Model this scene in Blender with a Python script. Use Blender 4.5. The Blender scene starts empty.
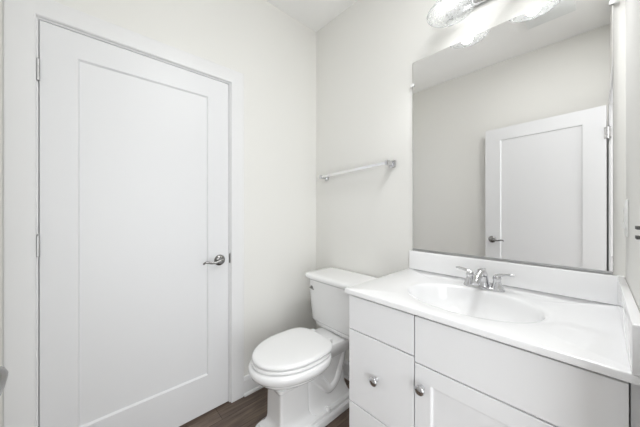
import bpy, bmesh, math, random
from mathutils import Vector, Matrix
random.seed(4)
PI = math.pi
sc = bpy.context.scene
col = sc.collection

# ------------------------------------------------------------------ camera
cd = bpy.data.cameras.new('camera')
cam = bpy.data.objects.new('camera', cd)
col.objects.link(cam)
cd.sensor_width = 36.0
cd.lens = 255.52 / 640 * 36.0
cd.shift_y = -3.4 / 640
cd.clip_start = 0.01
cam.location = (0, 0, 1.2362)
cam.rotation_euler = (PI / 2, 0, 0.8261 - PI / 2)
sc.camera = cam

# ------------------------------------------------------------------ world light, added fill and exposure
world = bpy.data.worlds.new('world')
sc.world = world
world.use_nodes = True
world.node_tree.nodes['Background'].inputs[0].default_value = (0.95, 0.97, 1.0, 1)
world.node_tree.nodes['Background'].inputs[1].default_value = 0.6

def area_light(name, loc, rot, sx, sy, power, colour):
    l = bpy.data.lights.new(name, 'AREA')
    l.shape = 'RECTANGLE'
    l.size, l.size_y = sx, sy
    l.energy = power
    l.color = colour
    o = bpy.data.objects.new(name, l)
    o.location = loc
    o.rotation_euler = rot
    col.objects.link(o)
    return o

HALL_W, BULB_W, SPOT_W, CEIL_W = 50.0, 0.40, 9.0, 8.5
area_light('hall_fill', (-0.1, -1.35, 1.12), (PI / 2, 0, -0.12), 2.2, 2.2, HALL_W, (0.93, 0.965, 1.0))  # broad fill panel added in the hall, standing in for a bright source there
area_light('ceiling_fill', (0.70, 0.07, 2.72), (0, 0, 0), 0.5, 0.24, CEIL_W, (0.97, 0.985, 1.0))  # added fill above the frame, no fixture here; lifts counter and cabinet fronts
vs = sc.view_settings
vs.view_transform = 'Standard'
vs.look = 'None'
vs.gamma = 1.0
vs.use_curve_mapping = False
vs.exposure = 0.14
sc.cycles.max_bounces = 14
sc.cycles.diffuse_bounces = 8
sc.cycles.glossy_bounces = 6
sc.cycles.transparent_max_bounces = 12
sc.cycles.caustics_reflective = False
sc.cycles.caustics_refractive = False
sc.cycles.use_denoising = True

# ------------------------------------------------------------------ materials
def mat(name, colour, rough=0.5, metal=0.0, bump=0.0, bscale=200.0, vary=0.0, spec=0.5, coat=0.0):
    m = bpy.data.materials.new(name)
    m.use_nodes = True
    nt = m.node_tree
    b = nt.nodes['Principled BSDF']
    b.inputs['Base Color'].default_value = (*colour, 1)
    b.inputs['Roughness'].default_value = rough
    b.inputs['Metallic'].default_value = metal
    b.inputs['Specular IOR Level'].default_value = spec
    b.inputs['Coat Weight'].default_value = coat
    b.inputs['Coat Roughness'].default_value = 0.05
    tc = nt.nodes.new('ShaderNodeTexCoord')
    if bump or vary:
        n = nt.nodes.new('ShaderNodeTexNoise')
        n.inputs['Scale'].default_value = bscale
        n.inputs['Detail'].default_value = 3
        nt.links.new(tc.outputs['Object'], n.inputs['Vector'])
        if bump:
            bp = nt.nodes.new('ShaderNodeBump')
            bp.inputs['Strength'].default_value = bump
            bp.inputs['Distance'].default_value = 0.001
            nt.links.new(n.outputs['Fac'], bp.inputs['Height'])
            nt.links.new(bp.outputs['Normal'], b.inputs['Normal'])
        if vary:
            r = nt.nodes.new('ShaderNodeValToRGB')
            r.color_ramp.elements[0].color = (*[c * (1 - vary) for c in colour], 1)
            r.color_ramp.elements[1].color = (*[min(1, c * (1 + vary)) for c in colour], 1)
            nt.links.new(n.outputs['Fac'], r.inputs['Fac'])
            nt.links.new(r.outputs['Color'], b.inputs['Base Color'])
    return m

M_wall = mat('wall_paint', (0.79, 0.783, 0.755), 0.75, bump=0.15, bscale=260)
M_ceil = mat('ceiling_paint', (0.91, 0.908, 0.90), 0.85, bump=0.1, bscale=260)
M_trim = mat('trim_paint', (0.80, 0.80, 0.805), 0.38, bump=0.03, bscale=60)
M_door = mat('door_paint', (0.775, 0.778, 0.79), 0.40, bump=0.05, bscale=120)
M_cab = mat('cabinet_paint', (0.88, 0.88, 0.89), 0.30, bump=0.02, bscale=60)
M_porc = mat('porcelain', (0.86, 0.86, 0.86), 0.10, coat=0.6, vary=0.005, bscale=3)
M_seat = mat('seat_plastic', (0.87, 0.87, 0.87), 0.22, vary=0.005, bscale=3)
M_marble = mat('cultured_marble', (0.88, 0.88, 0.885), 0.12, coat=0.5, vary=0.01, bscale=5)
M_chrome = mat('chrome', (0.63, 0.63, 0.645), 0.06, 1.0, vary=0.01, bscale=8)
M_chrome_lit = mat('chrome_lit', (0.88, 0.88, 0.89), 0.12, 1.0, vary=0.01, bscale=8)  # lit copy of chrome: the towel bar's reflected light put into its colour
M_nickel = mat('brushed_nickel', (0.31, 0.305, 0.30), 0.22, 1.0, bump=0.05, bscale=300)
M_hinge = mat('hinge_steel', (0.50, 0.50, 0.50), 0.35, 1.0, bump=0.05, bscale=300)
M_mirror = mat('mirror_silver', (0.94, 0.935, 0.93), 0.0, 1.0)
M_mirror.node_tree.nodes['Principled BSDF'].inputs['Roughness'].default_value = 0.004
M_dark = mat('grey_buttons', (0.12, 0.12, 0.115), 0.8, vary=0.1)
M_plast = mat('white_plastic', (0.84, 0.84, 0.83), 0.3, vary=0.005)
M_clip = mat('clear_plastic_clip', (0.88, 0.88, 0.87), 0.15, vary=0.005)
M_vent = mat('vent_plastic', (0.78, 0.80, 0.80), 0.5, vary=0.005)

def floor_mat():
    m = bpy.data.materials.new('dark_wood_planks')
    m.use_nodes = True
    nt = m.node_tree
    b = nt.nodes['Principled BSDF']
    b.inputs['Roughness'].default_value = 0.42
    tc = nt.nodes.new('ShaderNodeTexCoord')
    br = nt.nodes.new('ShaderNodeTexBrick')
    br.inputs['Scale'].default_value = 1.0
    br.inputs['Brick Width'].default_value = 1.2
    br.inputs['Row Height'].default_value = 0.15
    br.inputs['Mortar Size'].default_value = 0.0015
    br.inputs['Color1'].default_value = (0.115, 0.084, 0.064, 1)
    br.inputs['Color2'].default_value = (0.190, 0.145, 0.115, 1)
    br.inputs['Mortar'].default_value = (0.03, 0.022, 0.018, 1)
    nt.links.new(tc.outputs['Object'], br.inputs['Vector'])
    mp = nt.nodes.new('ShaderNodeMapping')
    mp.inputs['Scale'].default_value = (2.2, 26, 1)
    nt.links.new(tc.outputs['Object'], mp.inputs['Vector'])
    n = nt.nodes.new('ShaderNodeTexNoise')
    n.inputs['Scale'].default_value = 2.0
    n.inputs['Detail'].default_value = 8
    n.inputs['Roughness'].default_value = 0.65
    n.inputs['Distortion'].default_value = 0.8
    nt.links.new(mp.outputs['Vector'], n.inputs['Vector'])
    r = nt.nodes.new('ShaderNodeValToRGB')
    r.color_ramp.elements[0].position = 0.3
    r.color_ramp.elements[0].color = (0.38, 0.36, 0.34, 1)
    r.color_ramp.elements[1].position = 0.72
    r.color_ramp.elements[1].color = (1.6, 1.56, 1.52, 1)
    nt.links.new(n.outputs['Fac'], r.inputs['Fac'])
    mx = nt.nodes.new('ShaderNodeMix')
    mx.data_type = 'RGBA'
    mx.blend_type = 'MULTIPLY'
    mx.inputs['Factor'].default_value = 1.0
    nt.links.new(br.outputs['Color'], mx.inputs['A'])
    nt.links.new(r.outputs['Color'], mx.inputs['B'])
    nt.links.new(mx.outputs['Result'], b.inputs['Base Color'])
    bp = nt.nodes.new('ShaderNodeBump')
    bp.inputs['Strength'].default_value = 0.2
    bp.inputs['Distance'].default_value = 0.002
    nt.links.new(n.outputs['Fac'], bp.inputs['Height'])
    nt.links.new(bp.outputs['Normal'], b.inputs['Normal'])
    return m
M_floor = floor_mat()

def shade_mat():
    m = bpy.data.materials.new('seeded_glass')
    m.use_nodes = True
    nt = m.node_tree
    nt.nodes.clear()
    out = nt.nodes.new('ShaderNodeOutputMaterial')
    tr = nt.nodes.new('ShaderNodeBsdfTransparent')
    tr.inputs[0].default_value = (0.96, 0.97, 0.97, 1)
    tl = nt.nodes.new('ShaderNodeBsdfTranslucent')
    tl.inputs[0].default_value = (0.92, 0.93, 0.93, 1)
    gl = nt.nodes.new('ShaderNodeBsdfGlossy')
    gl.inputs['Roughness'].default_value = 0.06
    tc = nt.nodes.new('ShaderNodeTexCoord')
    vo = nt.nodes.new('ShaderNodeTexVoronoi')
    vo.inputs['Scale'].default_value = 70
    nt.links.new(tc.outputs['Object'], vo.inputs['Vector'])
    rp = nt.nodes.new('ShaderNodeMapRange')
    rp.inputs['From Min'].default_value = 0.1
    rp.inputs['From Max'].default_value = 0.6
    rp.inputs['To Min'].default_value = 0.20
    rp.inputs['To Max'].default_value = 0.30
    nt.links.new(vo.outputs['Distance'], rp.inputs['Value'])
    df = nt.nodes.new('ShaderNodeBsdfDiffuse')
    df.inputs[0].default_value = (0.92, 0.93, 0.93, 1)
    mt = nt.nodes.new('ShaderNodeMixShader')
    mt.inputs[0].default_value = 0.5
    nt.links.new(tl.outputs[0], mt.inputs[1])
    nt.links.new(df.outputs[0], mt.inputs[2])
    m1 = nt.nodes.new('ShaderNodeMixShader')
    nt.links.new(rp.outputs['Result'], m1.inputs[0])
    nt.links.new(tr.outputs[0], m1.inputs[1])
    nt.links.new(mt.outputs[0], m1.inputs[2])
    fr = nt.nodes.new('ShaderNodeLayerWeight')
    fr.inputs['Blend'].default_value = 0.12
    m2 = nt.nodes.new('ShaderNodeMixShader')
    nt.links.new(fr.outputs['Facing'], m2.inputs[0])
    nt.links.new(m1.outputs[0], m2.inputs[1])
    nt.links.new(gl.outputs[0], m2.inputs[2])
    nt.links.new(m2.outputs[0], out.inputs[0])
    return m
M_glass = shade_mat()

def bulb_mat():
    m = bpy.data.materials.new('lit_bulb')
    m.use_nodes = True
    nt = m.node_tree
    b = nt.nodes['Principled BSDF']
    b.inputs['Base Color'].default_value = (0.9, 0.9, 0.9, 1)
    b.inputs['Emission Color'].default_value = (1.0, 0.99, 0.98, 1)
    # watts over the globe's area (r 0.03) in W/m2/sr
    b.inputs['Emission Strength'].default_value = BULB_W / (4 * PI * 0.03 ** 2) / PI
    return m
M_bulb = bulb_mat()

# ------------------------------------------------------------------ mesh helpers
def new():
    return bmesh.new()

def add_box(bm, x0, x1, y0, y1, z0, z1, bev=0.0, seg=2):
    vs_ = [bm.verts.new(p) for p in ((x0, y0, z0), (x1, y0, z0), (x1, y1, z0), (x0, y1, z0),
                                     (x0, y0, z1), (x1, y0, z1), (x1, y1, z1), (x0, y1, z1))]
    fs = [bm.faces.new([vs_[i] for i in f]) for f in
          ((3, 2, 1, 0), (4, 5, 6, 7), (0, 1, 5, 4), (1, 2, 6, 5), (2, 3, 7, 6), (3, 0, 4, 7))]
    if bev > 0:
        es = list({e for f in fs for e in f.edges})
        bmesh.ops.bevel(bm, geom=es, offset=bev, segments=seg, profile=0.5, affect='EDGES')

def add_loft(bm, rings, close_u=True, cap0=True, cap1=True):
    """rings: lists of the same number of points"""
    vr = [[bm.verts.new(p) for p in r] for r in rings]
    n = len(vr[0])
    for a, b in zip(vr[:-1], vr[1:]):
        for i in range(n if close_u else n - 1):
            j = (i + 1) % n
            bm.faces.new((a[i], a[j], b[j], b[i]))
    if cap0:
        bm.faces.new(vr[0][::-1])
    if cap1:
        bm.faces.new(vr[-1])
    return vr

def add_lathe(bm, prof, origin=(0, 0, 0), axis=(0, 0, 1), n=32, caps=True):
    """prof: (radius, height along the axis)"""
    q = Vector((0, 0, 1)).rotation_difference(Vector(axis).normalized())
    o = Vector(origin)
    rings = []
    for r, t in prof:
        rings.append([o + q @ Vector((max(r, 1e-5) * math.cos(2 * PI * k / n), max(r, 1e-5) * math.sin(2 * PI * k / n), t)) for k in range(n)])
    add_loft(bm, rings, True, caps, caps)

def smooth_path(pts, per=6):
    P = [Vector(p) for p in pts]
    P = [P[0] * 2 - P[1]] + P + [P[-1] * 2 - P[-2]]
    out = []
    for i in range(1, len(P) - 2):
        a, b, c, d = P[i - 1:i + 3]
        for k in range(per):
            t = k / per
            out.append(0.5 * ((2 * b) + (c - a) * t + (2 * a - 5 * b + 4 * c - d) * t * t + (-a + 3 * b - 3 * c + d) * t ** 3))
    out.append(P[-2])
    return out

def add_tube(bm, pts, radii, n=14, flat=1.0, up=(0, 0, 1)):
    """tube along pts; radii a number or list; flat scales the section along 'up'"""
    if not isinstance(radii, (list, tuple)):
        radii = [radii] * len(pts)
    if len(radii) != len(pts):
        rr = []
        for i in range(len(pts)):
            f_ = i / (len(pts) - 1) * (len(radii) - 1)
            k = min(int(f_), len(radii) - 2)
            rr.append(radii[k] + (radii[k + 1] - radii[k]) * (f_ - k))
        radii = rr
    rings = []
    for i, p in enumerate(pts):
        p = Vector(p)
        a = Vector(pts[max(i - 1, 0)])
        b = Vector(pts[min(i + 1, len(pts) - 1)])
        t = (b - a).normalized()
        u = Vector(up)
        s = t.cross(u)
        if s.length < 1e-4:
            s = t.cross(Vector((1, 0, 0)))
        s.normalize()
        w = s.cross(t).normalized()
        rings.append([p + radii[i] * (math.cos(2 * PI * k / n) * s + flat * math.sin(2 * PI * k / n) * w) for k in range(n)])
    add_loft(bm, rings)

def se_ring(xf, xb, yc, hw, z, ex=2.0, n=64, exf=None):
    """superellipse ring: xf front (towards -x), xb back; exf a different exponent for the front half"""
    cx, a = (xf + xb) / 2, (xb - xf) / 2
    out = []
    for k in range(n):
        t = 2 * PI * k / n
        c_, s_ = math.cos(t), math.sin(t)
        e = ex if (c_ >= 0 or exf is None) else exf
        out.append((cx + a * math.copysign(abs(c_) ** (2 / e), c_), yc + hw * math.copysign(abs(s_) ** (2 / e), s_), z))
    return out

def egg_ring(xf, xb, xm, yc, hw, z, n=72, exb=2.6, exf=2.0):
    """elongated bowl outline: widest at xm, ellipse to the front, squarer to the back"""
    out = []
    for k in range(n):
        t = 2 * PI * k / n
        c_, s_ = math.cos(t), math.sin(t)
        if c_ < 0:
            e, a = exf, xm - xf
        else:
            e, a = exb, xb - xm
        out.append((xm + a * math.copysign(abs(c_) ** (2 / e), c_), yc + hw * math.copysign(abs(s_) ** (2 / e), s_), z))
    return out

def obj(name, bm, m, parent=None, smooth=35, origin=None):
    bmesh.ops.remove_doubles(bm, verts=bm.verts, dist=1e-6)
    bmesh.ops.recalc_face_normals(bm, faces=bm.faces)
    me = bpy.data.meshes.new(name)
    if origin is not None:
        bmesh.ops.translate(bm, verts=bm.verts, vec=-Vector(origin))
    bm.to_mesh(me)
    bm.free()
    me.materials.append(m)
    if smooth:
        for p in me.polygons:
            p.use_smooth = True
        me.set_sharp_from_angle(angle=math.radians(smooth))
    o = bpy.data.objects.new(name, me)
    col.objects.link(o)
    if origin is not None:
        o.location = origin
    if parent is not None:
        o.parent = parent
        # parts are modelled in the room's coordinates: undo the parent's place
        w = parent
        M = Matrix.Identity(4)
        while w is not None:
            M = w.matrix_basis @ M if w.parent is None else (w.matrix_parent_inverse @ w.matrix_basis) @ M
            w = w.parent
        o.matrix_parent_inverse = M.inverted()
    return o

def tag(o, label, cat, group=None, kind=None):
    o['label'] = label
    if cat:
        o['category'] = cat
    if group:
        o['group'] = group
    if kind:
        o['kind'] = kind
    return o

def thing(name, label, cat, loc, group=None, kind=None):
    o = bpy.data.objects.new(name, None)
    o.empty_display_size = 0.1
    o.location = loc
    col.objects.link(o)
    return tag(o, label, cat, group, kind)

def part(name, m, parent, build, smooth=35):
    bm = new()
    build(bm)
    return obj(name, bm, m, parent, smooth)

# ------------------------------------------------------------------ the room's measures (metres)
A, B = 1.6032, 1.4342          # wall_left (y = A), wall_back (x = B)
D, C = -0.069, -0.25           # wall_right (y = D), wall_front (x = C)
H = 2.7332
T = 0.115                      # wall thickness
DL, DR, DT = -0.140, 0.680, 2.042      # closed door slab
EL, ER = -0.090, 0.735                 # doorway in the right wall

def struct(name, m, build, label, cat, smooth=0):
    bm = new()
    build(bm)
    return tag(obj(name, bm, m, None, smooth), label, cat, None, 'structure')

struct('floor', M_floor, lambda bm: add_box(bm, -2.2, B + T, -2.0, A + T, -0.05, 0), 'dark brown wood plank floor under the toilet', 'floor')
struct('ceiling', M_ceil, lambda bm: add_box(bm, C - T, B + T, D - T, A + T, H, H + 0.08), 'flat white painted ceiling above the towel bar', 'ceiling')

def wl(bm):
    add_box(bm, C - T, DL - 0.028, A, A + T, 0, H)
    add_box(bm, DR + 0.028, B + T, A, A + T, 0, H)
    add_box(bm, DL - 0.028, DR + 0.028, A, A + T, DT + 0.028, H)
struct('wall_left', M_wall, wl, 'off-white wall holding the closed panel door', 'wall')
struct('wall_back', M_wall, lambda bm: add_box(bm, B, B + T, D - T, A, 0, H), 'off-white wall behind toilet, towel bar and mirror', 'wall')
def wr(bm):
    add_box(bm, C - T, EL - 0.022, D - T, D, 0, H)
    add_box(bm, ER + 0.022, B, D - T, D, 0, H)
    add_box(bm, EL - 0.022, ER + 0.022, D - T, D, DT + 0.028, H)
struct('wall_right', M_wall, wr, 'off-white wall at right edge with the outlet plate', 'wall')
struct('wall_front', M_wall, lambda bm: add_box(bm, C - T, C, D, A, 0, H), 'grey-white wall seen in the mirror behind the open door', 'wall')
# the hall beyond the doorway
def hall(bm):
    add_box(bm, -2.2, B + T, -1.6, -1.5, 0, H)
    add_box(bm, -2.3, -2.2, -1.6, D - T, 0, H)
    add_box(bm, B, B + T, -1.5, D - T, 0, H)
    add_box(bm, -2.2, C - T, D - T, D, 0, H)
struct('wall_hall', M_wall, hall, 'off-white hallway walls beyond the bathroom doorway', 'wall')
struct('ceiling_hall', M_ceil, lambda bm: add_box(bm, -2.3, B + T, -1.6, D - T, H, H + 0.08), 'white hallway ceiling beyond the bathroom doorway', 'ceiling')

# ---- baseboards
def base_profile(bm, p0, p1, nrm, h=0.122, t=0.013):
    """p0, p1 in plan along the wall; nrm points into the room"""
    p0, p1, nrm = Vector((*p0, 0)), Vector((*p1, 0)), Vector((*nrm, 0))
    prof = [(0, 0), (t + 0.012, 0), (t + 0.011, 0.006), (t + 0.008, 0.012), (t, 0.017), (t, h - 0.022), (t - 0.004, h - 0.012), (t - 0.006, h - 0.003), (t - 0.009, h), (0, h)]
    add_loft(bm, [[p + nrm * a + Vector((0, 0, z)) for a, z in prof] for p in (p0, p1)])
CO = 0.092
struct('baseboard_left', M_trim, lambda bm: base_profile(bm, (DR + 0.012 + CO - 0.006, A), (B, A), (0, -1)), 'white baseboard between the door casing and corner behind toilet', 'baseboard')
struct('baseboard_back', M_trim, lambda bm: base_profile(bm, (B, A), (B, 0.757), (-1, 0)), 'white baseboard on the wall behind the toilet', 'baseboard')
struct('baseboard_front', M_trim, lambda bm: base_profile(bm, (C, D), (C, A), (1, 0)), 'white baseboard of the wall behind the open door', 'baseboard')

# ---- casings (mitred flat boards with an eased edge)
def casing_boards(bm, x0, x1, zt, y, s, w=0.089, t=0.016):
    """opening x0..x1, height zt, on plane y, protruding to y + s*t"""
    prof = [(0, 0), (0, t * 0.75), (0.004, t), (w - 0.012, t), (w - 0.004, t * 0.8), (w, t * 0.45), (w, 0)]
    def ring(f):
        return [Vector(f(a, d)) for a, d in prof]
    add_loft(bm, [ring(lambda a, d: (x0 - a, y + s * d, 0)), ring(lambda a, d: (x0 - a, y + s * d, zt + a)),
                  ring(lambda a, d: (x1 + a, y + s * d, zt + a)), ring(lambda a, d: (x1 + a, y + s * d, 0))])
def jamb_boards(bm, x0, x1, zt, ya, yb, t=0.018):
    add_box(bm, x0 - t, x0, ya, yb, 0, zt + t)
    add_box(bm, x1, x1 + t, ya, yb, 0, zt + t)
    add_box(bm, x0, x1, ya, yb, zt, zt + t)

t1 = thing('trim_1', 'wide white casing around the closed door on the left', 'door trim', (0.27, A, 0), None, 'structure')
part('casing', M_trim, t1, lambda bm: casing_boards(bm, DL - 0.009, DR + 0.012, DT + 0.012, A, -1), 30)
part('jamb', M_trim, t1, lambda bm: jamb_boards(bm, DL - 0.0035, DR + 0.0045, DT + 0.0045, A + 0.0005, A + T - 0.001), 0)
def stops(bm):
    add_box(bm, DL - 0.0035, DL + 0.012, A + 0.036, A + T - 0.001, 0, DT + 0.0045)
    add_box(bm, DR - 0.012, DR + 0.0045, A + 0.036, A + T - 0.001, 0, DT + 0.0045)
    add_box(bm, DL + 0.012, DR - 0.012, A + 0.036, A + T - 0.001, DT - 0.012, DT + 0.0045)
part('door_stop', M_trim, t1, stops, 0)
t2 = thing('trim_2', 'white casing of the open doorway seen at the mirror edge', 'door trim', (0.32, D, 0), None, 'structure')
part('casing', M_trim, t2, lambda bm: casing_boards(bm, EL - 0.006, ER + 0.006, DT + 0.012, D, 1, 0.085, 0.009), 30)
part('jamb', M_trim, t2, lambda bm: jamb_boards(bm, EL, ER, DT + 0.006, D - T, D), 0)

# ---- doors -----------------------------------------------------------------
def panel_slab(bm, w, h, t, px0, px1, pz0, pz1, dep=0.006, slope=0.008):
    """door slab lying in x 0..w, z 0..h; front face y = 0 looks to -y, back face y = t"""
    def face(y, s):
        o_ = [(0, y, 0), (w, y, 0), (w, y, h), (0, y, h)]
        i_ = [(px0, y, pz0), (px1, y, pz0), (px1, y, pz1), (px0, y, pz1)]
        e = slope
        k_ = [(px0 + e, y + s * dep, pz0 + e), (px1 - e, y + s * dep, pz0 + e), (px1 - e, y + s * dep, pz1 - e), (px0 + e, y + s * dep, pz1 - e)]
        V = [[bm.verts.new(p) for p in r] for r in (o_, i_, k_)]
        for a, b in ((0, 1), (1, 2)):
            for i in range(4):
                j = (i + 1) % 4
                bm.faces.new((V[a][i], V[a][j], V[b][j], V[b][i]))
        bm.faces.new(V[2])
        return V[0]
    f_, b_ = face(0, 1), face(t, -1)
    for i in range(4):
        j = (i + 1) % 4
        bm.faces.new((f_[i], f_[j], b_[j], b_[i]))

def lever_set(parent, px, pz, y, s, d, m, nm='door_lever'):
    """rosette + lever on the door face y; s = outward sign; d = direction of the lever along x. Built in the door's own space."""
    ax = (0, s, 0)
    def rose(bm):
        add_lathe(bm, [(0.0, 0), (0.0335, 0), (0.0335, 0.003), (0.030, 0.007), (0.027, 0.008), (0.024, 0.012), (0.0165, 0.014), (0.0150, 0.020), (0.0125, 0.024), (0.0115, 0.034), (0, 0.034)], (px, y, pz), ax)
    r = local_part('rosette', m, parent, rose)
    def lev(bm):
        yy = y + s * 0.040
        pts = smooth_path([(px - d * 0.010, yy, pz + 0.001), (px + d * 0.012, yy + s * 0.003, pz + 0.001), (px + d * 0.035, yy + s * 0.004, pz - 0.005),
                           (px + d * 0.060, yy + s * 0.003, pz - 0.006), (px + d * 0.082, yy + s * 0.001, pz + 0.000), (px + d * 0.098, yy - s * 0.003, pz + 0.000), (px + d * 0.108, yy - s * 0.007, pz - 0.008)], 5)
        add_tube(bm, pts, [0.0105, 0.0115, 0.0085, 0.0068, 0.0066, 0.0070, 0.0062, 0.0045], 14, 1.0, (0, s, 0))
        add_lathe(bm, [(0, 0.026), (0.0125, 0.028), (0.0135, 0.040), (0.011, 0.048), (0.006, 0.051), (0, 0.0515)], (px, y, pz), ax, 24)
    local_part('lever', m, r, lev)

def local_part(name, m, parent, build, smooth=40):
    """a part modelled in its parent's own space"""
    bm = new()
    build(bm)
    o = obj(name, bm, m, None, smooth)
    o.parent = parent
    return o

def hinge(parent, x, z, y, s, m, w_leaf=0.006):
    def b(bm):
        for k in range(3):
            z0 = z - 0.0445 + k * 0.0297
            add_lathe(bm, [(0, 0), (0.0055, 0.0), (0.0065, 0.001), (0.0065, 0.0285), (0.0055, 0.0293), (0, 0.0293)], (x, y + s * 0.005, z0), (0, 0, 1), 16)
        add_lathe(bm, [(0, 0), (0.004, 0), (0.0045, 0.003), (0.002, 0.006), (0, 0.006)], (x, y + s * 0.005, z + 0.0446), (0, 0, 1), 12)
        add_box(bm, x - w_leaf, x + w_leaf, min(y, y + s * 0.003), max(y, y + s * 0.003), z - 0.0445, z + 0.0445)
    return local_part('hinge', m, parent, b)

W = DR - DL
d1 = tag(local_part('door_1', M_door, None, lambda bm: panel_slab(bm, W, DT - 0.012, 0.035, 0.118, W - 0.126, 0.223, 1.914, 0.010, 0.007), 0),
         'closed white single-panel door left of the toilet', 'door', None, 'structure')
d1.location = (DL, A - 0.0005, 0.012)
lever_set(d1, 0.622 - DL, 0.912, 0, -1, -1, M_nickel)
for hz in (1.828, 1.083, 0.26):
    hinge(d1, -0.005, hz - 0.012, 0.001, -1, M_hinge)
local_part('latch_plate', M_nickel, d1, lambda bm: add_box(bm, W - 0.0015, W + 0.0035, 0.0015, 0.030, 0.888, 0.945), 0)
local_part('strike_plate', M_nickel, t1, lambda bm: add_box(bm, DR + 0.003 - 0.27, DR + 0.0108 - 0.27, -0.0012, 0.0006, 0.897, 0.958), 0)

# the entry door stands open against the front wall; seen in the mirror (its lever also at the left edge)
d2 = tag(local_part('door_2', M_door, None, lambda bm: panel_slab(bm, 0.825, DT - 0.012, 0.035, 0.128, 0.697, 0.223, 1.914, 0.010, 0.007), 0),
         'open white panel door, reflected in the mirror', 'door', None, 'structure')
hx, hy = -0.086, -0.0475
fx_, fy_ = -0.162, 0.804
ang = math.atan2(fy_ - hy, fx_ - hx)
# slab's local x runs from the hinge to the free edge; the front face (local -y) looks into the room (+x)
d2.location = (hx, hy, 0.012)
d2.rotation_euler = (0, 0, ang)
lever_set(d2, 0.825 - 0.060, 0.932, 0, -1, -1, M_nickel)
for hz in (1.828, 0.26):
    hinge(d2, -0.006, hz - 0.012, 0.001, -1, M_chrome, 0.018)

# ------------------------------------------------------------------ vanity cabinet
CX = 0.8633                    # front face of doors and drawers
CY1, CY0 = 0.7466, D + 0.001   # left side of the cabinet, right wall
ZT = 0.8710                    # underside of the countertop
van = thing('vanity_cabinet', 'white bathroom vanity cabinet with drawers and panel door under sink', 'cabinet', (1.14, 0.34, 0))
def carcass(bm):
    x0 = CX + 0.020
    add_box(bm, x0, B - 0.0005, CY1 - 0.018, CY1, 0, ZT - 0.0008)
    add_box(bm, x0, B - 0.0005, CY0, CY0 + 0.018, 0, ZT - 0.0008)
    add_box(bm, x0, B - 0.0005, CY0 + 0.018, CY1 - 0.018, 0.09, 0.108)
    add_box(bm, B - 0.008, B - 0.0005, CY0 + 0.018, CY1 - 0.018, 0.108, ZT - 0.0008)
    # stretchers set back behind the fronts
    ya, yb = CY0 + 0.0185, CY1 - 0.0185
    add_box(bm, B - 0.10, B - 0.0085, ya, yb, ZT - 0.018, ZT - 0.0010)
    add_box(bm, x0 + 0.022, B - 0.0085, 0.433, 0.451, 0.1085, 0.70)
part('cabinet_body', M_cab, van, carcass, 0)
part('toe_kick', M_cab, van, lambda bm: add_box(bm, CX + 0.075, CX + 0.087, CY0 + 0.018, CY1 - 0.018, 0, 0.09), 0)
YG0, YG1 = 0.4395, 0.4447      # the upright gap between drawers and door
YR = -0.0465
def knob(parent, y, z):
    part('knob', M_chrome, parent, lambda bm: add_lathe(bm, [(0, 0), (0.009, 0), (0.0085, 0.003), (0.006, 0.007), (0.006, 0.012), (0.0120, 0.0165), (0.0170, 0.0205), (0.0178, 0.024), (0.0155, 0.0275), (0.0090, 0.0298), (0, 0.0303)], (CX, y, z), (-1, 0, 0), 28), 50)
for z0, z1, kz in ((0.7165, 0.8600, None), (0.3985, 0.7115, 0.555), (0.1050, 0.3933, 0.25)):
    dr = part('drawer', M_cab, van, lambda bm: add_box(bm, CX, CX + 0.019, YG1, CY1 - 0.001, z0, z1, 0.0015), 0)
    if kz:
        knob(dr, 0.602, kz)
part('false_front', M_cab, van, lambda bm: add_box(bm, CX, CX + 0.019, YR, YG0, 0.6985, 0.8600, 0.0015), 0)
def cab_door(bm):
    y0, y1, z0, z1 = YR, YG0, 0.105, 0.6935
    fr = 0.056
    x0, x1 = CX, CX + 0.019
    def rect(a, x):
        return [(x, y0 + a, z0 + a), (x, y1 - a, z0 + a), (x, y1 - a, z1 - a), (x, y0 + a, z1 - a)]
    add_loft(bm, [rect(0, x1), rect(0, x0 + 0.0012), rect(0.0012, x0), rect(fr, x0), rect(fr + 0.006, x0 + 0.008)])
cdoor = part('cabinet_door', M_cab, van, cab_door, 0)
knob(cdoor, 0.412, 0.620)

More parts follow.
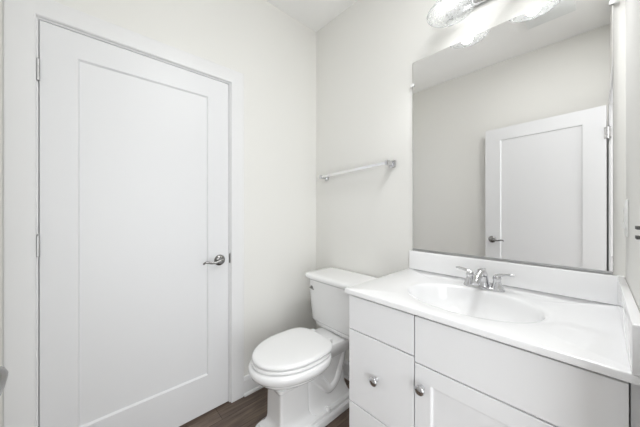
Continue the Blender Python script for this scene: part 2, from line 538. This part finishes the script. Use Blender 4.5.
# ------------------------------------------------------------------ countertop with integral oval basin
FX, YL = 0.8476, 0.7574
ZC = 0.8915
SX, SY, SA, SB = 1.097, 0.343, 0.166, 0.226
ctop = thing('vanity_countertop', 'white cultured-marble countertop with integral oval sink basin', 'countertop', (1.14, 0.34, ZT))
def counter(bm):
    x0, x1, y0, y1 = FX, B - 0.001, D + 0.001, YL
    per = []
    nx, ny = 26, 36
    for k in range(nx):
        per.append((x0 + (x1 - x0) * k / nx, y0))
    for k in range(ny):
        per.append((x1, y0 + (y1 - y0) * k / ny))
    for k in range(nx):
        per.append((x1 - (x1 - x0) * k / nx, y1))
    for k in range(ny):
        per.append((x0, y1 - (y1 - y0) * k / ny))
    th = [math.atan2((p[1] - SY) / SB, (p[0] - SX) / SA) for p in per]
    def ins(d, z):
        return [(min(max(p[0], x0 + d), x1 - d), min(max(p[1], y0 + d), y1 - d), z) for p in per]
    def ell(s_, z, shift=0.0):
        return [(SX + shift + SA * s_ * math.cos(t), SY + SB * s_ * math.sin(t), z) for t in th]
    e = 0.004
    rings = [ins(0, ZT), ins(0, ZC - e), ins(e * 0.3, ZC - e * 0.3), ins(e, ZC)]
    rings += [ell(1.20, ZC), ell(1.12, ZC - 0.0004), ell(1.06, ZC - 0.0012), ell(1.03, ZC - 0.0026), ell(1.012, ZC - 0.0050), ell(1.0, ZC - 0.0090), ell(0.990, ZC - 0.0150),
              ell(0.980, ZC - 0.0230), ell(0.968, ZC - 0.033), ell(0.95, ZC - 0.046), ell(0.92, ZC - 0.062), ell(0.86, ZC - 0.084), ell(0.75, ZC - 0.106), ell(0.60, ZC - 0.121), ell(0.42, ZC - 0.128, 0.01), ell(0.24, ZC - 0.134, 0.02), ell(0.105, ZC - 0.137, 0.03),
              ell(0.105, ZC - 0.148, 0.03), ell(0.45, ZC - 0.140, 0.01), ell(0.66, ZC - 0.126), ell(0.83, ZC - 0.104), ell(0.94, ZC - 0.076), ell(1.0, ZC - 0.040), ell(1.04, ZT)]
    add_loft(bm, rings + [rings[0]], True, False, False)
part('counter_slab', M_marble, ctop, counter, 60)
part('backsplash', M_marble, ctop, lambda bm: add_box(bm, B - 0.020, B - 0.0005, D + 0.001, YL - 0.001, ZC + 0.0002, 0.998, 0.003), 30)
part('side_splash', M_marble, ctop, lambda bm: add_box(bm, FX - 0.006, B - 0.0205, D + 0.001, D + 0.020, ZC + 0.0002, 0.998, 0.003), 30)
part('drain', M_chrome, ctop, lambda bm: add_lathe(bm, [(0, -0.0105), (0.0155, -0.0105), (0.0155, 0.0), (0.024, 0.0006), (0.026, 0.0015), (0.0235, 0.0030), (0.017, 0.001), (0.0165, 0.003), (0.013, 0.005), (0, 0.006)], (SX + 0.03, SY, ZC - 0.137), (0, 0, 1), 28))

# ------------------------------------------------------------------ faucet
FAX, FAY = 1.300, 0.343
fau = thing('faucet', 'chrome two-lever faucet on the counter behind the sink', 'faucet', (FAX, FAY, ZC))
def fbase(bm):
    n = 48
    def ring(s_, z):
        out = []
        for k in range(n):
            t = 2 * PI * k / n
            cc, ss = math.cos(t), math.sin(t)
            out.append((FAX + 0.027 * s_ * math.copysign(abs(cc) ** 0.9, cc), FAY + (0.080 - 0.027 * (1 - s_)) * math.copysign(abs(ss) ** 0.75, ss), z))
        return out
    add_loft(bm, [ring(1, ZC + 0.0002), ring(1, ZC + 0.004), ring(0.95, ZC + 0.008), ring(0.8, ZC + 0.011), ring(0.5, ZC + 0.013)])
part('base_plate', M_chrome, fau, fbase, 50)
def spout(bm):
    pts = smooth_path([(FAX + 0.004, FAY, ZC + 0.008), (FAX + 0.003, FAY, ZC + 0.035), (FAX - 0.006, FAY, ZC + 0.062), (FAX - 0.030, FAY, ZC + 0.074), (FAX - 0.062, FAY, ZC + 0.066), (FAX - 0.092, FAY, ZC + 0.048), (FAX - 0.104, FAY, ZC + 0.036)], 6)
    add_tube(bm, pts, [0.024, 0.0205, 0.0185, 0.0175, 0.0155, 0.0135, 0.0115], 20, 1.0, (0, 1, 0))
part('spout', M_chrome, fau, spout, 60)
part('lift_rod', M_chrome, fau, lambda bm: add_lathe(bm, [(0, 0), (0.0022, 0), (0.0022, 0.060), (0.005, 0.064), (0.006, 0.069), (0.004, 0.074), (0, 0.075)], (FAX + 0.022, FAY, ZC + 0.010), (0.0, 0, 1), 14))
for s in (1, -1):
    yy = FAY + s * 0.052
    hd = part('handle_base', M_chrome, fau, lambda bm: add_lathe(bm, [(0, 0.006), (0.0245, 0.006), (0.0235, 0.012), (0.0180, 0.022), (0.0150, 0.036), (0.0140, 0.046), (0.0165, 0.049), (0.0165, 0.053), (0.0135, 0.062), (0.007, 0.068), (0, 0.069)], (FAX, yy, ZC), (0, 0, 1), 30), 50)
    part('handle_lever', M_chrome, hd, lambda bm: add_tube(bm, smooth_path([(FAX + 0.002, yy - s * 0.006, ZC + 0.060), (FAX, yy + s * 0.012, ZC + 0.067), (FAX, yy + s * 0.030, ZC + 0.071), (FAX + 0.001, yy + s * 0.046, ZC + 0.073), (FAX + 0.002, yy + s * 0.060, ZC + 0.0735)], 5), [0.012, 0.0125, 0.0095, 0.0090, 0.0100, 0.0060], 14, 0.62, (0, 0, 1)), 60)

# ------------------------------------------------------------------ mirror
MY0, MY1, MZ0, MZ1 = -0.0394, 0.7388, 1.0060, 2.1060
mir = thing('wall_mirror', 'large frameless rectangular mirror above the vanity sink', 'mirror', (B, 0.35, MZ0))
part('mirror_glass', M_mirror, mir, lambda bm: add_box(bm, B - 0.0065, B - 0.0005, MY0, MY1, MZ0, MZ1), 0)
part('bottom_channel', M_hinge, mir, lambda bm: (add_box(bm, B - 0.0095, B - 0.0005, MY0, MY1, MZ0 - 0.0045, MZ0 - 0.0005), add_box(bm, B - 0.0095, B - 0.0072, MY0, MY1, MZ0 - 0.0005, MZ0 + 0.004)), 0)
for yy, zz, s in ((MY1, 1.972, 1), (MY0, 2.000, -1)):
    def clip(bm):
        add_box(bm, B - 0.012, B - 0.0005, yy + s * 0.001 if s > 0 else yy - 0.016, yy + 0.016 if s > 0 else yy - 0.001, zz - 0.008, zz + 0.008, 0.002)
        add_box(bm, B - 0.0125, B - 0.0085, min(yy - s * 0.010, yy + s * 0.010), max(yy - s * 0.010, yy + s * 0.010), zz - 0.008, zz + 0.008, 0.0015)
        add_lathe(bm, [(0, 0), (0.0045, 0), (0.0040, 0.002), (0, 0.003)], (B - 0.0122, yy + s * 0.009, zz), (-1, 0, 0), 14)
    part('mirror_clip', M_clip, mir, clip, 40)

# ------------------------------------------------------------------ vanity light
LX, LZ, LR = 1.304, 2.198, 0.100
LYS = (0.4865, 0.2046)
lamp = thing('vanity_light', 'two-globe chrome vanity light with clear bell glass shades above mirror', 'wall lamp', (B, 0.3455, 2.30))
part('backplate', M_chrome, lamp, lambda bm: add_box(bm, B - 0.022, B - 0.0005, 0.3455 - 0.20, 0.3455 + 0.20, 2.246, 2.350, 0.004), 35)
for ly in LYS:
    arm = part('arm', M_chrome, lamp, lambda bm: add_tube(bm, smooth_path([(B - 0.018, ly, 2.315), (B - 0.050, ly, 2.335), (LX + 0.030, ly, 2.362), (LX, ly, 2.352), (LX, ly, 2.335)], 5), 0.0075, 12), 60)
    part('socket', M_chrome, arm, lambda bm: add_lathe(bm, [(0, 0.055), (0.014, 0.053), (0.024, 0.046), (0.026, 0.020), (0.024, 0.0), (0, 0.0)], (LX, ly, 2.292), (0, 0, 1), 24))
    def shade(bm):
        outer = [(0.028, 2.306), (0.034, 2.300), (0.040, 2.288), (0.050, 2.270), (0.066, 2.248), (0.082, 2.226), (0.094, 2.208), (LR, LZ)]
        inner = [(r - 0.003, z) for r, z in outer][::-1]
        prof = outer + [(LR + 0.001, LZ - 0.002), (LR - 0.002, LZ - 0.003)] + inner
        n = 48
        rings = [[(LX + r * math.cos(2 * PI * k / n), ly + r * math.sin(2 * PI * k / n), z) for k in range(n)] for r, z in prof]
        add_loft(bm, rings, True, False, False)
        # thick fire-polished rim
        add_loft(bm, [[(LX + (LR + 0.0035 * math.cos(q)) * math.cos(2 * PI * k / n), ly + (LR + 0.0035 * math.cos(q)) * math.sin(2 * PI * k / n), LZ - 0.002 + 0.0035 * math.sin(q)) for k in range(n)] for q in [2 * PI * m_ / 8 for m_ in range(9)]], True, False, False)
    part('glass_shade', M_glass, lamp, shade, 60)
    part('bulb', M_bulb, lamp, lambda bm: add_lathe(bm, [(0, -0.030)] + [(0.030 * math.sin(PI * k / 14), -0.030 * math.cos(PI * k / 14)) for k in range(1, 12)] + [(0.014, 0.036), (0.013, 0.046), (0, 0.046)], (LX, ly, 2.246), (0, 0, 1), 28), 80)
    # the bulb throws most of its light downwards through the open shade
    sl = bpy.data.lights.new('bulb_beam', 'SPOT')
    sl.energy, sl.spot_size, sl.spot_blend, sl.shadow_soft_size = SPOT_W, math.radians(130), 1.0, 0.03
    sl.color = (0.98, 0.99, 1.0)
    so = bpy.data.objects.new('bulb_beam', sl)
    so.location = (LX, ly, LZ - 0.012)
    col.objects.link(so)

# ------------------------------------------------------------------ towel bar
TX = B - 0.062
TZ0, TZ1 = 1.528, 1.497        # hung a little out of level
tb = thing('towel_bar', 'chrome square towel bar on the wall above the toilet', 'towel bar', (B, 1.17, 1.512))
def tbar(bm):
    h_ = 0.0085
    add_loft(bm, [[(TX + a, yy, zz + b) for a, b in ((-h_, -h_), (h_, -h_), (h_, h_), (-h_, h_))] for yy, zz in ((0.876, TZ0), (1.474, TZ1))])
part('bar', M_chrome_lit, tb, tbar, 30)
for yy, zz in ((0.876, TZ0), (1.474, TZ1)):
    def post(bm):
        add_box(bm, B - 0.010, B - 0.0005, yy - 0.021, yy + 0.021, zz - 0.021, zz + 0.021, 0.002)
        add_box(bm, TX - 0.012, B - 0.010, yy - 0.013, yy + 0.013, zz - 0.014, zz + 0.014, 0.002)
    part('post', M_chrome, tb, post, 30)

# ------------------------------------------------------------------ toilet
TY = 1.180
toi = thing('toilet', 'white two-piece toilet between door and vanity, lid closed', 'toilet', (1.05, TY, 0))
SZ = 0.420                     # bowl rim
def pedestal(bm):
    R = lambda xf, xb, hw, z, ex=9: se_ring(xf, xb, TY, hw, z, ex)
    # stepped plinth and square front column
    add_loft(bm, [R(0.688, 1.300, 0.127, 0.0), R(0.688, 1.300, 0.127, 0.030), R(0.692, 1.297, 0.123, 0.035), R(0.704, 1.290, 0.111, 0.037),
                  R(0.706, 1.288, 0.109, 0.052), R(0.714, 1.284, 0.101, 0.057)])
    add_loft(bm, [R(0.710, 0.990, 0.105, 0.050, 14), R(0.720, 0.978, 0.096, 0.060, 14), R(0.734, 0.958, 0.081, 0.070, 14), R(0.743, 0.946, 0.073, 0.088, 14), R(0.746, 0.942, 0.070, 0.110, 14),
                  R(0.748, 0.940, 0.069, 0.26, 14), R(0.744, 0.944, 0.073, 0.275, 12), R(0.736, 0.952, 0.081, 0.282, 9), R(0.730, 0.955, 0.085, 0.300, 6)])
    # trapway body behind the column
    add_loft(bm, [R(0.93, 1.285, 0.094, 0.050, 7), R(0.93, 1.280, 0.080, 0.075, 6), R(0.93, 1.265, 0.070, 0.12, 5), R(0.93, 1.26, 0.066, 0.22, 5), R(0.92, 1.29, 0.072, 0.32, 5), R(0.92, 1.33, 0.090, 0.385, 6)])
    # round trap bulge on both sides
    for s in (-1, 1):
        pts = smooth_path([(0.95, TY + s * 0.040, 0.29), (1.03, TY + s * 0.045, 0.22), (1.10, TY + s * 0.046, 0.145), (1.17, TY + s * 0.045, 0.17), (1.21, TY + s * 0.042, 0.26), (1.23, TY + s * 0.036, 0.34)], 6)
        add_tube(bm, pts, 0.036, 16)
    # the bowl
    E = lambda xf, xb, hw, z: egg_ring(xf, xb, 0.90, TY, hw, z)
    add_loft(bm, [E(0.728, 1.05, 0.086, 0.285), E(0.712, 1.06, 0.106, 0.298), E(0.684, 1.07, 0.140, 0.318), E(0.662, 1.075, 0.162, 0.340), E(0.653, 1.08, 0.170, 0.350),
                  E(0.653, 1.08, 0.170, 0.356), E(0.640, 1.08, 0.182, 0.362), E(0.624, 1.08, 0.194, 0.378), E(0.618, 1.08, 0.198, 0.394), E(0.620, 1.08, 0.197, 0.408), E(0.625, 1.08, 0.193, 0.415), E(0.634, 1.078, 0.186, 0.419), E(0.650, 1.075, 0.172, SZ)])
    # deck under the tank
    K = lambda xf, xb, hw, z: se_ring(xf, xb, TY, hw, z, 6)
    add_loft(bm, [K(1.00, 1.33, 0.080, 0.33), K(0.99, 1.36, 0.100, 0.365), K(0.98, 1.375, 0.112, 0.39), K(0.98, 1.38, 0.116, 0.418), K(0.985, 1.376, 0.112, 0.428), K(1.00, 1.37, 0.104, 0.431)])
part('bowl', M_porc, toi, pedestal, 40)
def seat_ring(bm):
    E = lambda d, z: egg_ring(0.638 + d, 1.070 - d, 0.880, TY, 0.182 - d, z, exb=3.2)
    add_loft(bm, [E(0.030, SZ + 0.0055), E(-0.001, SZ + 0.0060), E(-0.003, SZ + 0.0075), E(-0.003, SZ + 0.013), E(-0.001, SZ + 0.0185), E(0.005, SZ + 0.0205), E(0.03, SZ + 0.0206)])
part('seat', M_seat, toi, seat_ring, 50)
def lid(bm):
    E = lambda d, z: egg_ring(0.638 + d, 1.083 - d * 0.6, 0.880, TY, 0.182 - d, z, exb=3.6)
    add_loft(bm, [E(0.035, SZ + 0.0275), E(0.001, SZ + 0.0278), E(0.0, SZ + 0.0285), E(0.0, SZ + 0.034), E(0.002, SZ + 0.039), E(0.008, SZ + 0.044), E(0.020, SZ + 0.0465), E(0.06, SZ + 0.0485), E(0.12, SZ + 0.049)])
part('seat_lid', M_seat, toi, lid, 50)
for s in (-1, 1):
    part('seat_hinge', M_seat, toi, lambda bm: add_box(bm, 1.068, 1.110, TY + s * 0.075 - 0.018, TY + s * 0.075 + 0.018, 0.428, 0.458, 0.007), 40)
    part('bolt_cap', M_porc, toi, lambda bm: add_lathe(bm, [(0, 0), (0.019, 0), (0.019, 0.006), (0.016, 0.016), (0.010, 0.023), (0, 0.026)], (1.06, TY + s * 0.098, 0.046), (0, 0, 1), 24), 50)
def tank(bm):
    K = lambda xf, hw, z, xb=1.405: se_ring(xf, xb, TY, hw, z, 8, 96)
    add_loft(bm, [K(1.215, 0.160, 0.432, 1.39), K(1.196, 0.178, 0.436, 1.40), K(1.192, 0.182, 0.444), K(1.190, 0.184, 0.462), K(1.178, 0.196, 0.472), K(1.174, 0.200, 0.480), K(1.160, 0.214, 0.722), K(1.160, 0.214, 0.750)])
tk = part('tank', M_porc, toi, tank, 40)
def tlid(bm):
    K = lambda d, z: se_ring(1.134 + d, 1.420 - d * 0.3, TY, 0.240 - d, z, 8, 96)
    add_loft(bm, [K(0.022, 0.7505), K(0.020, 0.754), K(0.012, 0.760), K(0.004, 0.765), K(0.001, 0.770), K(0.0, 0.778), K(0.002, 0.786), K(0.008, 0.792), K(0.016, 0.7942), K(0.05, 0.795)])
part('tank_lid', M_porc, toi, tlid, 40)
part('flush_lever', M_nickel, toi, lambda bm: (add_lathe(bm, [(0, 0), (0.013, 0), (0.012, 0.005), (0.007, 0.008), (0.006, 0.016), (0, 0.016)], (1.1655, TY + 0.165, 0.700), (-1, 0, 0), 20),
    add_tube(bm, smooth_path([(1.152, TY + 0.172, 0.701), (1.148, TY + 0.150, 0.700), (1.147, TY + 0.142, 0.698), (1.148, TY + 0.130, 0.696)], 5), [0.006, 0.0065, 0.006, 0.0075, 0.005], 12, 0.6, (0, 0, 1))), 50)

# ------------------------------------------------------------------ plates on the right wall
wp = thing('light_switch', 'white rocker switch plate on the wall just right of the mirror', 'light switch', (1.33, D, 1.21))
part('plate', M_plast, wp, lambda bm: add_box(bm, 1.292, 1.368, D + 0.0003, D + 0.006, 1.149, 1.271, 0.002), 35)
def rocker(bm):
    x0, x1, y = 1.313, 1.347, D + 0.006
    prof = [(y, 1.177), (y + 0.006, 1.177), (y + 0.0015, 1.210), (y + 0.004, 1.243), (y, 1.243)]
    add_loft(bm, [[(x, a, z) for a, z in prof] for x in (x0, x1)])
part('rocker', M_plast, wp, rocker, 20)
go = thing('wall_outlet', 'white outlet plate with two grey buttons at the right edge', 'outlet', (0.880, D, 1.187))
part('plate', M_plast, go, lambda bm: add_box(bm, 0.8425, 0.9165, D + 0.0003, D + 0.0045, 1.128, 1.246, 0.0015), 35)
part('receptacle', M_plast, go, lambda bm: add_box(bm, 0.8635, 0.8955, D + 0.0045, D + 0.006, 1.155, 1.219, 0.0006), 35)
for zz in (1.198, 1.177):
    part('button', M_dark, go, lambda bm: add_box(bm, 0.864, 0.895, D + 0.006, D + 0.0125, zz - 0.0035, zz + 0.0035, 0.0008), 35)

# ------------------------------------------------------------------ exhaust fan in the ceiling (seen in the mirror)
fan = thing('exhaust_fan', 'square white ceiling exhaust fan grille reflected in the mirror', 'ceiling fan', (0.32, 0.245, H))
part('fan_cover', M_vent, fan, lambda bm: (add_box(bm, 0.180, 0.460, 0.105, 0.385, H - 0.020, H - 0.006, 0.004), add_box(bm, 0.205, 0.435, 0.130, 0.360, H - 0.007, H - 0.0005)), 35)
